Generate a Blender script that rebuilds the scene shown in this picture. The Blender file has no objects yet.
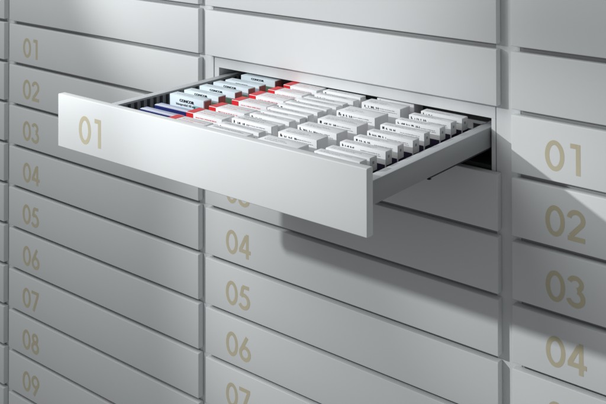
import bpy, bmesh, math, random
from mathutils import Vector, Matrix
random.seed(11)
S = 0.1                      # one drawer pitch = 0.1 m; all numbers below are in pitches
scene = bpy.context.scene
col = scene.collection

# ---------------------------------------------------------------- materials
def principled(name, color, rough=0.5, spec=0.5, metallic=0.0):
    m = bpy.data.materials.new(name); m.use_nodes = True
    b = m.node_tree.nodes['Principled BSDF']
    b.inputs['Base Color'].default_value = (*color, 1)
    b.inputs['Roughness'].default_value = rough
    b.inputs['Specular IOR Level'].default_value = spec
    b.inputs['Metallic'].default_value = metallic
    return m

def add_grain(m, scale, bump, colvar=0.0, roughvar=0.0, stretch=(1, 1, 1)):
    """fine surface irregularity from object-space noise"""
    nt = m.node_tree; b = nt.nodes['Principled BSDF']
    tc = nt.nodes.new('ShaderNodeTexCoord')
    mp = nt.nodes.new('ShaderNodeMapping'); mp.inputs['Scale'].default_value = stretch
    nz = nt.nodes.new('ShaderNodeTexNoise')
    nz.inputs['Scale'].default_value = scale; nz.inputs['Detail'].default_value = 4
    nt.links.new(tc.outputs['Object'], mp.inputs['Vector'])
    nt.links.new(mp.outputs['Vector'], nz.inputs['Vector'])
    if bump:
        bp = nt.nodes.new('ShaderNodeBump'); bp.inputs['Strength'].default_value = bump
        bp.inputs['Distance'].default_value = 0.0006
        nt.links.new(nz.outputs['Fac'], bp.inputs['Height'])
        nt.links.new(bp.outputs['Normal'], b.inputs['Normal'])
    n2 = nt.nodes.new('ShaderNodeTexNoise'); n2.inputs['Scale'].default_value = 7
    n2.inputs['Detail'].default_value = 5
    nt.links.new(mp.outputs['Vector'], n2.inputs['Vector'])
    if roughvar:
        mr = nt.nodes.new('ShaderNodeMapRange')
        r0 = b.inputs['Roughness'].default_value
        mr.inputs['To Min'].default_value = r0 - roughvar; mr.inputs['To Max'].default_value = r0 + roughvar
        nt.links.new(n2.outputs['Fac'], mr.inputs['Value'])
        nt.links.new(mr.outputs['Result'], b.inputs['Roughness'])
    if colvar:
        c = b.inputs['Base Color'].default_value[:3]
        mx = nt.nodes.new('ShaderNodeMix'); mx.data_type = 'RGBA'
        mx.inputs['A'].default_value = (*[v * (1 - colvar) for v in c], 1)
        mx.inputs['B'].default_value = (*[min(1, v * (1 + colvar)) for v in c], 1)
        nt.links.new(n2.outputs['Fac'], mx.inputs['Factor'])
        nt.links.new(mx.outputs['Result'], b.inputs['Base Color'])
    return m

M = {}
M['lacquer'] = add_grain(principled('white_lacquer', (0.78, 0.795, 0.80), 0.5, 0.28), 900, 0.05, 0.012, 0.05)
M['carcass'] = add_grain(principled('carcass_white', (0.74, 0.755, 0.76), 0.5, 0.4), 700, 0.05, 0.012, 0.05)
M['recess'] = principled('groove_shade_grey', (0.45, 0.455, 0.46), 0.7, 0.2)  # white panel greyed, the shade in the grooves put into its colour
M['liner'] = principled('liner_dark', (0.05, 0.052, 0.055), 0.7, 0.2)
M['number'] = add_grain(principled('gold_print', (0.62, 0.57, 0.41), 0.5, 0.35), 500, 0.0, 0.05)
M['metal'] = add_grain(principled('grey_coated_steel', (0.36, 0.37, 0.38), 0.38, 0.4, 0.2), 900, 0.05, 0.02, 0.05)
M['rim'] = add_grain(principled('lit_rim', (0.54, 0.56, 0.58), 0.4, 0.4), 700, 0.03, 0.02, 0.05)  # paler than the side steel, light on the rim put into the colour
M['inner'] = add_grain(principled('grey_inner', (0.22, 0.23, 0.24), 0.5, 0.3), 500, 0.0, 0.03)
M['rib'] = principled('dark_rib', (0.03, 0.032, 0.035), 0.6, 0.2)
M['runner'] = principled('dark_runner', (0.03, 0.03, 0.032), 0.45, 0.4, 0.5)
M['card'] = add_grain(principled('white_carton', (0.86, 0.865, 0.875), 0.5, 0.35), 300, 0.08, 0.02, 0.06)
M['card_cool'] = add_grain(principled('cool_carton', (0.68, 0.775, 0.83), 0.5, 0.35), 300, 0.08, 0.02, 0.06)
M['card_lav'] = add_grain(principled('lavender_carton', (0.47, 0.53, 0.74), 0.42, 0.4), 300, 0.05, 0.02)
M['navy'] = principled('navy_print', (0.012, 0.02, 0.13), 0.4, 0.4)
M['violet'] = principled('violet_print', (0.022, 0.016, 0.045), 0.45, 0.4)
M['red'] = principled('red_print', (0.75, 0.02, 0.03), 0.4, 0.4)
M['maroon'] = principled('maroon_print', (0.36, 0.20, 0.175), 0.5, 0.35)
M['teal'] = principled('teal_print', (0.20, 0.48, 0.50), 0.45, 0.35)
M['green'] = principled('green_print', (0.20, 0.36, 0.24), 0.45, 0.35)
M['ink'] = principled('black_ink', (0.015, 0.015, 0.018), 0.5, 0.3)
M['grey_ink'] = principled('grey_ink', (0.36, 0.37, 0.39), 0.5, 0.3)
M['fold'] = principled('fold_shadow', (0.50, 0.51, 0.53), 0.6, 0.2)
M['pink_ink'] = principled('pink_ink', (0.72, 0.22, 0.24), 0.5, 0.3)

def add_random_tint(m, amount):
    nt = m.node_tree; b = nt.nodes['Principled BSDF']; oi = nt.nodes.new('ShaderNodeObjectInfo')
    hs = nt.nodes.new('ShaderNodeHueSaturation'); mr = nt.nodes.new('ShaderNodeMapRange')
    mr.inputs['To Min'].default_value = 1 - amount; mr.inputs['To Max'].default_value = 1 + amount * 0.4
    nt.links.new(oi.outputs['Random'], mr.inputs['Value']); nt.links.new(mr.outputs['Result'], hs.inputs['Value'])
    src = b.inputs['Base Color'].links[0].from_socket
    nt.links.new(src, hs.inputs['Color']); nt.links.new(hs.outputs['Color'], b.inputs['Base Color'])
add_random_tint(M['card'], 0.07); add_random_tint(M['card_cool'], 0.05); add_random_tint(M['lacquer'], 0.015)

# ---------------------------------------------------------------- helpers
def tag(o, label=None, cat=None, group=None, kind=None):
    if label: o['label'] = label
    if cat: o['category'] = cat
    if group: o['group'] = group
    if kind: o['kind'] = kind
    return o

def add_box(bm, x0, x1, y0, y1, z0, z1, bevel=0.0, seg=2, mi=0):
    n0 = len(bm.verts)
    vs = [bm.verts.new((x * S, y * S, z * S)) for x in (x0, x1) for y in (y0, y1) for z in (z0, z1)]
    q = [(0, 1, 3, 2), (4, 6, 7, 5), (0, 4, 5, 1), (2, 3, 7, 6), (0, 2, 6, 4), (1, 5, 7, 3)]
    fs = [bm.faces.new([vs[i] for i in f]) for f in q]
    for f in fs: f.material_index = mi
    if bevel:
        es = {e for f in fs for e in f.edges}
        bmesh.ops.bevel(bm, geom=list(es), offset=bevel * S, segments=seg, profile=0.5, affect='EDGES')
    return fs

def build(name, bm, mats, parent=None, smooth=False):
    bmesh.ops.recalc_face_normals(bm, faces=bm.faces[:])
    me = bpy.data.meshes.new(name); bm.to_mesh(me); bm.free()
    for m in (mats if isinstance(mats, (list, tuple)) else [mats]): me.materials.append(m)
    if smooth:
        for p in me.polygons: p.use_smooth = True
        try: me.set_sharp_from_angle(angle=math.radians(40))
        except Exception: pass
    o = bpy.data.objects.new(name, me); col.objects.link(o)
    if parent: o.parent = parent
    return o

def empty(name, loc=(0, 0, 0)):
    o = bpy.data.objects.new(name, None); o.empty_display_size = 0.02
    o.location = [v * S for v in loc]; col.objects.link(o); return o

# ---------------------------------------------------------------- numerals (geometric sans, drawn as strokes)
HW = 0.0365
def arc(cx, cz, rx, rz, a0, a1, n=28):
    return [(cx + rx * math.cos(math.radians(a0 + (a1 - a0) * i / n)),
             cz + rz * math.sin(math.radians(a0 + (a1 - a0) * i / n))) for i in range(n + 1)]
H = 0.475
def glyph(ch):
    h = HW; T = H - h
    if ch == '0': return [arc(0.16, H / 2, 0.16 - h, H / 2 - h, 90, 450, 48)], True
    if ch == '1': return [[(0.185, 0), (0.185, H)], [(0.06, T - 0.0), (0.153, T)]], False
    if ch == '2': return [arc(0.145, H - 0.145, 0.112, 0.112, 172, -38, 24) + [(0.055, 0.07)], [(0.01, h), (0.285, h)]], False
    if ch == '3': return [arc(0.128, H - 0.118, 0.098, 0.088, 165, -75, 24), arc(0.13, 0.143, 0.118, 0.11, 75, -165, 28)], False
    if ch == '4': return [[(0.215, 0), (0.215, H)], [(0.185, H - 0.04), (0.035, 0.155)], [(0.0, 0.135), (0.3, 0.135)]], False
    if ch == '5': return [[(0.09, T), (0.265, T)], [(0.10, T), (0.055, 0.245)], arc(0.125, 0.158, 0.125, 0.1255, 125, -150, 28)], False
    if ch == '6': return [arc(0.15, 0.15, 0.117, 0.117, 90, 450, 40), [(0.049, 0.205), (0.205, H)]], False
    if ch == '7': return [[(0.0, T), (0.285, T)], [(0.25, T - 0.02), (0.075, 0.0)]], False
    if ch == '8': return [arc(0.145, H - 0.118, 0.088, 0.086, 90, 450, 40), arc(0.145, 0.14, 0.113, 0.108, 90, 450, 40)], False
    if ch == '9': return [arc(0.15, H - 0.15, 0.117, 0.117, 90, 450, 40), [(0.251, H - 0.205), (0.095, 0)]], False

def stroke(bm, pts, hw, ox, oz, y):
    """ribbon of constant width along pts, raised off the panel by a film's thickness"""
    n = len(pts); closed = n > 8 and math.hypot(pts[0][0] - pts[-1][0], pts[0][1] - pts[-1][1]) < 1e-6
    L = []; R = []
    for i, (x, z) in enumerate(pts):
        if closed: a = pts[(i - 1) % (n - 1)]; b = pts[(i + 1) % (n - 1)]
        else: a = pts[max(0, i - 1)]; b = pts[min(n - 1, i + 1)]
        tx, tz = b[0] - a[0], b[1] - a[1]; l = math.hypot(tx, tz); nx, nz = -tz / l, tx / l
        L.append(bm.verts.new(((ox + x + nx * hw) * S, y * S, (oz + z + nz * hw) * S)))
        R.append(bm.verts.new(((ox + x - nx * hw) * S, y * S, (oz + z - nz * hw) * S)))
    for i in range(n - 1): bm.faces.new([L[i], L[i + 1], R[i + 1], R[i]])

def number(text, x, z, y, parent):
    bm = bmesh.new(); k = 0; ox = x
    for ch in text:
        strokes, _ = glyph(ch)
        for s in strokes:
            stroke(bm, s, HW, ox, z, y - 0.0012 - 0.0006 * k); k += 1
        ox += 0.355
    for f in bm.faces:
        f.normal_update()
        if f.normal.y > 0: f.normal_flip()
    me = bpy.data.meshes.new('number'); bm.to_mesh(me); bm.free(); me.materials.append(M['number'])
    o = bpy.data.objects.new('number', me); col.objects.link(o); o.parent = parent
    return o

# ---------------------------------------------------------------- cabinet
XBL, XBR, XCL, XCR, XDL = -6.755, -0.204, 0.0, 6.5626, 6.804
W = 6.56; T = 0.143; G = 0.09; L = 3.6184
COLS = {'A': (XBL - 0.215 - W, XBL - 0.215), 'B': (XBL, XBR), 'C': (XCL, XCR), 'D': (XDL, XDL + W)}

cab = tag(empty('drawer_cabinet', (0, 0, -12)), 'tall white built-in cabinet body that holds all the drawers', 'cabinet')
def cpart(name, bm, m, **k):
    o = build(name, bm, m, **k); o.parent = cab; o.matrix_parent_inverse = Matrix.Translation((0, 0, 12 * S)); return o
ZT, ZB = 2.9, -11.9
edges = [COLS['A'][0] - 0.2] + [v for c in 'ABCD' for v in COLS[c]] + [COLS['D'][1] + 0.2]
for i in range(0, len(edges), 2):
    bm = bmesh.new(); a = edges[i] - 0.095 if i else edges[i]; b = edges[i + 1] + 0.095 if i < 8 else edges[i + 1]
    add_box(bm, a, b, 0.15, 0.9, ZB, ZT, 0.006)
    cpart('divider', bm, M['carcass'])
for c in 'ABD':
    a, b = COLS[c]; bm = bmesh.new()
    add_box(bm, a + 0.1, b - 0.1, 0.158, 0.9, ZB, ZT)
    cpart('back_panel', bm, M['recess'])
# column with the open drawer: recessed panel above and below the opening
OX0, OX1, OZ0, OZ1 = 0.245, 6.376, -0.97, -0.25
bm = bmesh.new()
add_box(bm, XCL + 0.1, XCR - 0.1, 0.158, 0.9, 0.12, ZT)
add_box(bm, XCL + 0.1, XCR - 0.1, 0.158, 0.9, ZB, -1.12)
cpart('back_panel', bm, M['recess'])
bm = bmesh.new()
add_box(bm, XCL + 0.12, XCR - 0.112, 0.155, 0.9, OZ1, 0.115, 0.006)
add_box(bm, XCL + 0.12, OX0, 0.155, 0.9, -1.115, OZ1 - 0.0005, 0.006)
add_box(bm, OX1, XCR - 0.112, 0.155, 0.9, -1.115, OZ1 - 0.0005, 0.006)
cpart('opening_frame', bm, M['carcass'])
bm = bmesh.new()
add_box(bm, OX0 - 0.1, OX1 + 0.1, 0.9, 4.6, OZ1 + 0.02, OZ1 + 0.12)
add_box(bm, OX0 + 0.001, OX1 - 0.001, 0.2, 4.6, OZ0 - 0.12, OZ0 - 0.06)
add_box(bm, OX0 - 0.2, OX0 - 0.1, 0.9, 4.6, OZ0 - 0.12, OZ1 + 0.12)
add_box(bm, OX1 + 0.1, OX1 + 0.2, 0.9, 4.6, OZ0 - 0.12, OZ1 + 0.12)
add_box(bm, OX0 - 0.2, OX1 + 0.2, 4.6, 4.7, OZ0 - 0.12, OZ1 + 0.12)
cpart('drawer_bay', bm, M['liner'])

# ---------------------------------------------------------------- closed drawers
def front_mesh():
    bm = bmesh.new(); add_box(bm, 0, W, 0, T, 0, 1 - G, 0.015, 3)
    bmesh.ops.recalc_face_normals(bm, faces=bm.faces[:])
    me = bpy.data.meshes.new('drawer_front'); bm.to_mesh(me); bm.free(); me.materials.append(M['lacquer'])
    for p in me.polygons: p.use_smooth = True
    me.set_sharp_from_angle(angle=math.radians(60))
    return me
FM = front_mesh()
where = {'A': 'at the far left edge', 'B': 'in the column left of the open drawer',
         'C': 'in the column under the open drawer', 'D': 'in the right-hand column'}
def closed(c, row):
    """row 1 is numbered 01; rows 0 and above carry no number"""
    o = bpy.data.objects.new('closed_drawer', FM); col.objects.link(o)
    o.location = (COLS[c][0] * S, random.uniform(-0.004, 0.004) * S, -row * S)
    o.rotation_euler = (random.uniform(-.003, .003), 0, random.uniform(-.0005, .0005))
    if row > 0:
        if c == 'A': lab = 'closed white drawer end %s, level with number %02d' % (where[c], row)
        else: lab = 'closed white drawer with gold number %02d %s' % (row, where[c])
        number('%02d' % row, 0.575, 0.163, 0, o)
    else:
        if c == 'C': lab = ['closed white drawer without number directly above the open drawer',
                            'closed white drawer without number, second above the open drawer'][-row]
        elif c == 'B': lab = ['closed white drawer without number, just above number 01 in left column',
                              'closed white drawer without number in the left column, only a corner showing'][-row]
        elif c == 'D': lab = ['closed white drawer without number just above number 01 in the right-hand column',
                              'closed white drawer without number at the top edge of the right-hand column'][-row]
        else: lab = ['closed white drawer end at the top left corner, uppermost at far left edge',][-row]
    tag(o, lab, 'drawer', 'closed drawers of the white cabinet')
    return o
for c, rows in (('A', range(0, 11)), ('B', range(-1, 11)), ('C', [-1, 0] + list(range(2, 9))), ('D', range(-1, 6))):
    for r in rows: closed(c, r)

# ---------------------------------------------------------------- the open drawer
od = tag(empty('open_drawer', (0, -L, -1)), 'white drawer with gold number 01 pulled wide open and filled with medicine boxes', 'drawer')
def opart(name, bm, m, parent=od, smooth=False):
    o = build(name, bm, m, smooth=smooth); o.parent = parent
    if parent is od: o.matrix_parent_inverse = Matrix.Translation((0, L * S, 1 * S))
    return o
bm = bmesh.new(); add_box(bm, 0, XCR, -L, -L + T, -1, -G, 0.015, 3)
fp = opart('front_panel', bm, M['lacquer'], smooth=True)
nm = number('01', 0.575, -1 + 0.163, -L, fp)
YF, YB = -L + T + 0.001, 0.85
SXL, SXR = (0.30, 0.47), (6.17, 6.345)
RZ, BZ = -0.40, -0.735
for (a, b) in (SXL, SXR):
    bm = bmesh.new()
    add_box(bm, a, b, YF, YB, BZ, RZ - 0.012, 0.004, 2)
    sp = opart('side_panel', bm, M['metal'], smooth=True)
    bm = bmesh.new(); add_box(bm, a - 0.002, b + 0.002, YF, YB, RZ - 0.0115, RZ, 0.004, 2)
    opart('rim', bm, M['rim'], parent=sp, smooth=True)
# slotted strips lining the sides
for (x0, x1, xf) in ((0.4705, 0.50, 0.50), (6.14, 6.1695, 6.14)):
    bm = bmesh.new(); add_box(bm, x0, x1, YF, YB, BZ + 0.06, RZ - 0.02)
    sp = opart('slotted_strip', bm, M['inner'])
    bm = bmesh.new(); y = YF + 0.08
    while y < YB - 0.1:
        if xf < 1: add_box(bm, 0.4995, 0.525, y, y + 0.045, BZ + 0.065, RZ - 0.025)
        else: add_box(bm, 6.115, 6.1405, y, y + 0.045, BZ + 0.065, RZ - 0.025)
        y += 0.155
    o = build('slot', bm, M['rib']); o.parent = sp
bm = bmesh.new(); add_box(bm, SXL[1] + 0.001, SXR[0] - 0.001, YF, YB, BZ + 0.005, BZ + 0.05)
opart('base', bm, M['liner'])
bm = bmesh.new(); add_box(bm, SXL[1] + 0.03, SXR[0] - 0.03, YB - 0.08, YB - 0.001, BZ + 0.051, RZ - 0.03, 0.01)
opart('back_panel', bm, M['metal'])
for (a, b) in ((0.31, 0.40), (6.25, 6.338)):
    bm = bmesh.new(); add_box(bm, a, b, -1.70, YB, BZ - 0.028, BZ - 0.001, 0.006)
    add_box(bm, a + 0.04, b + 0.003, -1.70, -1.64, BZ - 0.045, BZ - 0.0355, 0.004)
    opart('runner', bm, M['runner'])

# ---------------------------------------------------------------- medicine boxes
FLOOR = BZ + 0.052
ordn = ['first', 'second', 'third', 'fourth', 'fifth', 'sixth', 'seventh', 'eighth', 'ninth', 'tenth', 'eleventh', 'twelfth', 'thirteenth']
def quad(bm, pts, mi=0):
    f = bm.faces.new([bm.verts.new([v * S for v in p]) for p in pts]); f.material_index = mi
def front_rect(bm, x0, x1, z0, z1, y, mi=0): quad(bm, [(x0, y, z0), (x1, y, z0), (x1, y, z1), (x0, y, z1)], mi)
def top_rect(bm, x0, x1, y0, y1, z, mi=0): quad(bm, [(x0, y0, z), (x1, y0, z), (x1, y1, z), (x0, y1, z)], mi)
def end_rect(bm, y0, y1, z0, z1, x, mi=0): quad(bm, [(x, y0, z0), (x, y1, z0), (x, y1, z1), (x, y0, z1)], mi)
EP = 0.004
def glyphs(bm, x0, z0, n, hh, y, heavy=False):
    """a word of tiny letter shapes (uprights, bars, bowls) too small to read"""
    x = x0; t = hh * (0.34 if heavy else 0.26)
    for i in range(n):
        w = hh * random.uniform(0.6, 0.95); k = random.randrange(6); d = -y * 0.04
        if k != 3: front_rect(bm, x, x + t, z0, z0 + hh, y)
        if k in (0, 1): front_rect(bm, x + w - t, x + w, z0, z0 + hh * (1 if k == 0 else 0.6), y)
        if k in (0, 2, 4): front_rect(bm, x + t * 1.01, x + w - t * 1.01, z0 + hh * 0.4, z0 + hh * 0.4 + t, y)
        if k in (1, 2, 3): front_rect(bm, x + t * 1.01, x + w - t * 1.01, z0 + hh - t, z0 + hh, y)
        if k == 3: front_rect(bm, x + w * .4, x + w * .4 + t, z0, z0 + hh - t * 1.02, y)
        if k in (2, 5): front_rect(bm, x + t * 1.01, x + w, z0, z0 + t, y)
        x += w + hh * 0.28
    return x
def font_mesh(text, size, x, z, y, m, parent, bold=0.0, name='lettering', xs=1.0):
    cu = bpy.data.curves.new('lettering', 'FONT'); cu.body = text; cu.size = size * S
    cu.offset = bold * S; cu.resolution_u = 2
    to = bpy.data.objects.new('t', cu); col.objects.link(to)
    dg = bpy.context.evaluated_depsgraph_get()
    me = bpy.data.meshes.new_from_object(to.evaluated_get(dg))
    bpy.data.objects.remove(to); bpy.data.curves.remove(cu)
    for v in me.vertices: v.co = Vector((v.co.x * xs + x * S, y * S, v.co.y + z * S))
    me.materials.clear(); me.materials.append(m)
    o = bpy.data.objects.new(name, me); col.objects.link(o); o.parent = parent
    return o
def microtext(bm, plane, x0, x1, a, size, y, mi=0, gap=1.2):
    size *= 0.75
    """a line of tiny unreadable print: one small dash per letter group"""
    x = x0
    while x < x1:
        w = random.uniform(0.6, 2.6) * size * 0.6
        if x + w > x1: break
        hh = size * random.uniform(0.75, 1.0)
        if plane == 'front': front_rect(bm, x, x + w, a, a + hh, y, mi)
        else: top_rect(bm, x, x + w, a, a + hh, y, mi)
        x += w + size * random.uniform(0.15, gap)

def carton(x0, x1, y0, th, top, mat, kind, label, group, rz=0.0, lean=0.0):
    """one folding carton standing on its long edge; built about its own foot"""
    w = x1 - x0; h = top - FLOOR
    root = empty('medicine_box', (x0, y0, FLOOR))
    tag(root, label, 'medicine box', group)
    root.rotation_euler = (lean, 0, rz)
    bm = bmesh.new(); add_box(bm, 0, w, 0, th, 0, h, 0.007, 2)
    body = build('carton', bm, M[mat], root, smooth=True)
    # fold line of the lid, its crease shade painted as a grey strip
    bm = bmesh.new(); top_rect(bm, 0.012, w - 0.012, th * 0.80, th * 0.80 + 0.006, h + EP * 0.5)
    build('fold_line', bm, M['fold'], root)
    # tuck flap on the right-hand end
    bm = bmesh.new(); add_box(bm, w + 0.0002, w + 0.006, 0.012, th - 0.012, 0.05, h - 0.012, 0.002, 1)
    endm = {'teal': 'maroon', 'red': 'card', 'blue': 'navy'}.get(kind, mat)
    build('end_flap', bm, M[endm], root)
    if kind == 'white':
        bm = bmesh.new()
        hh = random.uniform(0.034, 0.042); z0 = h - 0.03 - hh
        x = glyphs(bm, 0.05, z0, 1, hh * 1.25, -EP, True)
        for q in range(random.choice((2, 3, 3))): x = glyphs(bm, x + 0.03, z0, random.choice((1, 2, 2, 3)), hh * 0.8, -EP, True)
        build('bold_print', bm, M['ink'], root)
        bm = bmesh.new()
        microtext(bm, 'front', 0.33, w * 0.86, h - 0.06, 0.02, -EP)
        microtext(bm, 'front', 0.08, w * 0.7, h - 0.12, 0.018, -EP)
        microtext(bm, 'top', 0.08, w * random.uniform(0.5, 0.8), th * 0.52, 0.022, h + EP)
        microtext(bm, 'top', 0.08, w * random.uniform(0.6, 0.95), th * 0.36, 0.022, h + EP)
        microtext(bm, 'front', 0.08, w * 0.92, h - 0.092, 0.018, -EP)
        if th > 0.25: microtext(bm, 'top', 0.1, w * random.uniform(0.3, 0.6), th * 0.26, 0.018, h + EP)
        build('small_print', bm, M['grey_ink'], root)
    if kind == 'violet':
        bm = bmesh.new()
        hh = random.uniform(0.028, 0.036); z0 = h - 0.026 - hh
        x = glyphs(bm, 0.045, z0, 1, hh * random.uniform(1, 1.3), -EP, True)
        for q in range(random.choice((2, 3, 4))): x = glyphs(bm, x + 0.022, z0, random.choice((1, 2, 3)), hh * 0.85, -EP, True)
        build('bold_print', bm, M['ink'], root)
        bm = bmesh.new()
        microtext(bm, 'front', 0.38, w * 0.9, h - 0.065, 0.018, -EP)
        microtext(bm, 'top', 0.06, w * 0.75, th * 0.45, 0.02, h + EP)
        microtext(bm, 'top', 0.06, w * random.uniform(.5, .95), th * 0.22, 0.02, h + EP)
        microtext(bm, 'front', 0.06, w * 0.92, h - 0.09, 0.018, -EP)
        microtext(bm, 'front', 0.06, w * 0.6, h - 0.115, 0.018, -EP)
        build('small_print', bm, M['grey_ink'], root)
        bm = bmesh.new()                                       # dark violet lower half
        front_rect(bm, 0.012, w - 0.012, 0.012, h - 0.19, -EP)
        build('violet_band', bm, M['violet'], root)
        bm = bmesh.new(); end_rect(bm, 0.012, th - 0.012, 0.012, h - 0.20, w + 0.0075)
        build('violet_band', bm, M['violet'], root)
        bm = bmesh.new()
        end_rect(bm, th * 0.3, th * 0.55, h - 0.1, h - 0.06, w + 0.0075)
        build('end_print', bm, M['grey_ink'], root)
    if kind == 'red':
        bm = bmesh.new(); cw = 0.1657
        top_rect(bm, 0.006, cw, 0.006, th - 0.006, h + EP)
        front_rect(bm, 0.006, cw, 0.01, h - 0.006, -EP)
        end_rect(bm, 0.008, th - 0.008, 0.01, h - 0.008, -EP)
        build('red_cap', bm, M['red'], root)
        bm = bmesh.new()
        microtext(bm, 'top', cw + 0.08, w * 0.95, th * 0.55, 0.024, h + EP)
        microtext(bm, 'top', cw + 0.05, w * 0.7, th * 0.3, 0.024, h + EP)
        microtext(bm, 'front', cw + 0.06, w * 0.85, h - 0.065, 0.026, -EP)
        build('pink_print', bm, M['pink_ink'], root)
        bm = bmesh.new()
        microtext(bm, 'front', cw + 0.1, w * 0.95, h - 0.11, 0.022, -EP)
        build('small_print', bm, M['grey_ink'], root)
    if kind in ('teal', 'teal_front'):
        bm = bmesh.new()
        front_rect(bm, w * 0.70, w - 0.01, 0.01, h - 0.12, -EP)
        front_rect(bm, w * 0.25, w * 0.699, 0.01, h - 0.2, -EP)
        build('teal_band', bm, M['teal'] if kind == 'teal_front' else M['green'], root)
        if kind == 'teal_front':
            font_mesh('CONCOR', 0.066, 0.26, h - 0.10, -EP * 1.5, M['ink'], root, 0.003, xs=1.25)
            font_mesh('bisoprolol 10 mg', 0.056, 0.17, h - 0.165, -EP * 1.8, M['ink'], root, 0.001, xs=1.3)
        else:
            font_mesh('CONCOR', 0.050, 0.27, h - 0.054, -EP * 1.5, M['ink'], root, 0.002, xs=1.45)
        bm = bmesh.new(); end_rect(bm, 0.02, th - 0.02, 0.05, h - 0.02, w + 0.0075)
        build('end_print', bm, M['maroon'], root)
        bm = bmesh.new(); microtext(bm, 'top', 0.1, w * 0.6, th * 0.4, 0.02, h + EP)
        build('small_print', bm, M['grey_ink'], root)
    if kind == 'blue':
        bm = bmesh.new()
        front_rect(bm, 0.006, w - 0.006, 0.01, h - 0.006, -EP)
        build('navy_face', bm, M['navy'], root)
        bm = bmesh.new(); top_rect(bm, 0.008, w - 0.008, 0.006, th * 0.34, h + EP)
        build('white_stripe', bm, M['card'], root)
    return root

TOP = -0.27
def jit(a): return random.uniform(-a, a)
def rowset(name, boxes, x0, x1, kind, mat, desc, rowdesc, group, top=TOP, hj=0.012):
    for i, (y, th) in enumerate(boxes):
        carton(x0 + jit(0.02), x1 + jit(0.02), y, th, top + jit(hj), mat, kind,
               '%s, %s from the front in %s' % (desc, ordn[i], rowdesc), group, rz=math.radians(jit(0.7)), lean=math.radians(jit(0.8)))
# right-hand row: narrow boxes with dark gaps
rowset('v', [(-3.36, .17), (-2.99, .17), (-2.71, .18), (-2.34, .17), (-1.99, .17), (-1.62, .18), (-1.24, .17), (-0.84, .17), (-0.42, .17), (-0.07, .19)],
       5.16, 5.98, 'violet', 'card', 'narrow white box with violet base', 'the right-hand row of boxes', 'narrow boxes in the right-hand row')
# fourth row
rowset('w4', [(-3.04, .30), (-2.54, .29), (-2.04, .29), (-1.52, .31), (-1.0, .40), (-0.25, .31), (0.2, .30)],
       4.09, 4.87, 'white', 'card', 'thick white box', 'the row second from the right', 'thick white boxes in the row second from the right')
# third row
rowset('w3', [(-3.05, .17), (-2.75, .17), (-2.46, .16), (-2.28, .15), (-2.02, .17), (-1.74, .16), (-1.55, .16), (-1.26, .17), (-1.06, .16), (-0.78, .17), (-0.55, .16), (-0.26, .17), (-0.02, .17)],
       3.03, 3.9, 'white', 'card', 'white medicine box', 'the middle row of boxes', 'white boxes in the middle row', hj=0.026)
# red-capped row
rowset('r', [(-3.1, .30), (-2.62, .31), (-2.08, .33), (-1.51, .29), (-1.05, .31), (-0.54, .29), (-0.1, .3)],
       2.16, 2.97, 'red', 'card', 'white box with red end', 'the row second from the left', 'red capped boxes in the row second from the left')
# left-hand row: two low blue boxes, then the pale teal ones
for i, y in enumerate((-2.60, -2.26)):
    carton(0.97, 1.92, y, .17, -0.40, 'card_lav', 'blue',
           ['low blue and navy medicine box at the front left, nearest the drawer front',
            'low blue and navy medicine box at the front left, next to the pale teal boxes'][i], 'low blue boxes', rz=math.radians(jit(0.8)))
for i, (y, th) in enumerate([(-1.86, .20), (-1.51, .20), (-1.09, .2), (-0.74, .2), (-0.40, .2), (0.05, .2)]):
    carton(0.93 + jit(0.02), 1.83 + jit(0.02), y, th, TOP - 0.02 + jit(0.012), 'card_cool', 'teal_front' if i == 0 else 'teal',
           'pale teal box with black lettering, %s from the front in the left-hand row' % ordn[i],
           'pale teal boxes in the left-hand row', rz=math.radians(jit(0.8)), lean=math.radians(jit(1)))

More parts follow.
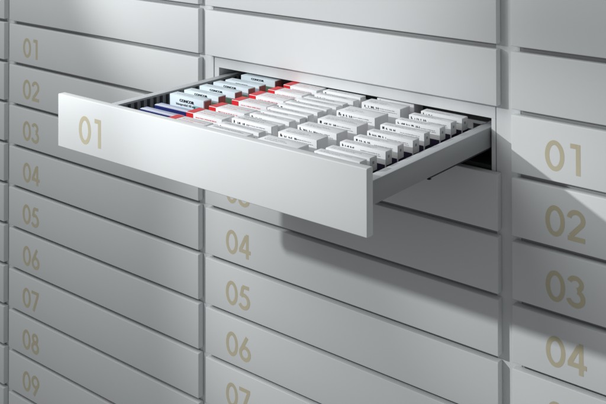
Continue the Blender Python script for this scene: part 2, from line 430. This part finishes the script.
# ---------------------------------------------------------------- light
def lamp(name, kind, loc, target, energy, color, **k):
    l = bpy.data.lights.new(name, kind); l.energy = energy; l.color = color
    for a, b in k.items(): setattr(l, a, b)
    o = bpy.data.objects.new(name, l); col.objects.link(o); o.location = [v * S for v in loc]
    d = (Vector(target) - Vector(loc)).normalized(); o.rotation_euler = d.to_track_quat('-Z', 'Y').to_euler()
    return o
KEY = (-5.75, -13.5, 5.73)     # place of the one key; added spots share it to shape its pool
WHITE = (0.965, 0.988, 1.0)
lamp('key_pool_spot', 'SPOT', KEY, (0.1, 0, 3.28), 45.5, WHITE, spot_size=math.radians(42.6), spot_blend=0.58, shadow_soft_size=0.02)
lamp('key_pool_spot', 'SPOT', KEY, (9.7, 0, -3.57), 40, WHITE, spot_size=math.radians(25.2), spot_blend=0.78, shadow_soft_size=0.02)  # spot added at the key to carry its pool to the right
lamp('key_pool_spot', 'SPOT', KEY, (6.4, 0, -6.47), 47.5, WHITE, spot_size=math.radians(42.6), spot_blend=0.7, shadow_soft_size=0.02)  # spot added at the key to brighten the lower panels
lamp('fill_lamp', 'AREA', (-7, -14, 15), (1, 0, -3.5), 20, (0.97, 0.995, 1.0), shape='DISK', size=1.5)
w = bpy.data.worlds.new('World'); scene.world = w; w.use_nodes = True
w.node_tree.nodes['Background'].inputs['Color'].default_value = (0.97, 0.995, 1.0, 1)
w.node_tree.nodes['Background'].inputs['Strength'].default_value = 0.207

# ---------------------------------------------------------------- camera
f, cyp, yaw, pit, roll = 973.569, -158.425, 0.67956, 0.013664, -0.002591
fw = Vector((-math.sin(yaw) * math.cos(pit), math.cos(yaw) * math.cos(pit), math.sin(pit)))
r = Vector((math.cos(yaw), math.sin(yaw), 0)); u = r.cross(fw)
r2 = math.cos(roll) * r + math.sin(roll) * u; u2 = -math.sin(roll) * r + math.cos(roll) * u
cam = bpy.data.cameras.new('camera'); co = bpy.data.objects.new('camera', cam); col.objects.link(co)
m = Matrix((( r2.x, u2.x, -fw.x, 14.00457 * S), (r2.y, u2.y, -fw.y, -14.15167 * S), (r2.z, u2.z, -fw.z, 4.04765 * S), (0, 0, 0, 1)))
co.matrix_world = m
cam.sensor_fit = 'HORIZONTAL'; cam.sensor_width = 36; cam.lens = f / 606 * 36
cam.shift_y = (cyp - 202) / 606
cam.clip_start = 0.01; cam.clip_end = 100
scene.camera = co
scene.view_settings.view_transform = 'Standard'; scene.view_settings.look = 'None'
scene.view_settings.exposure = 0; scene.view_settings.gamma = 1
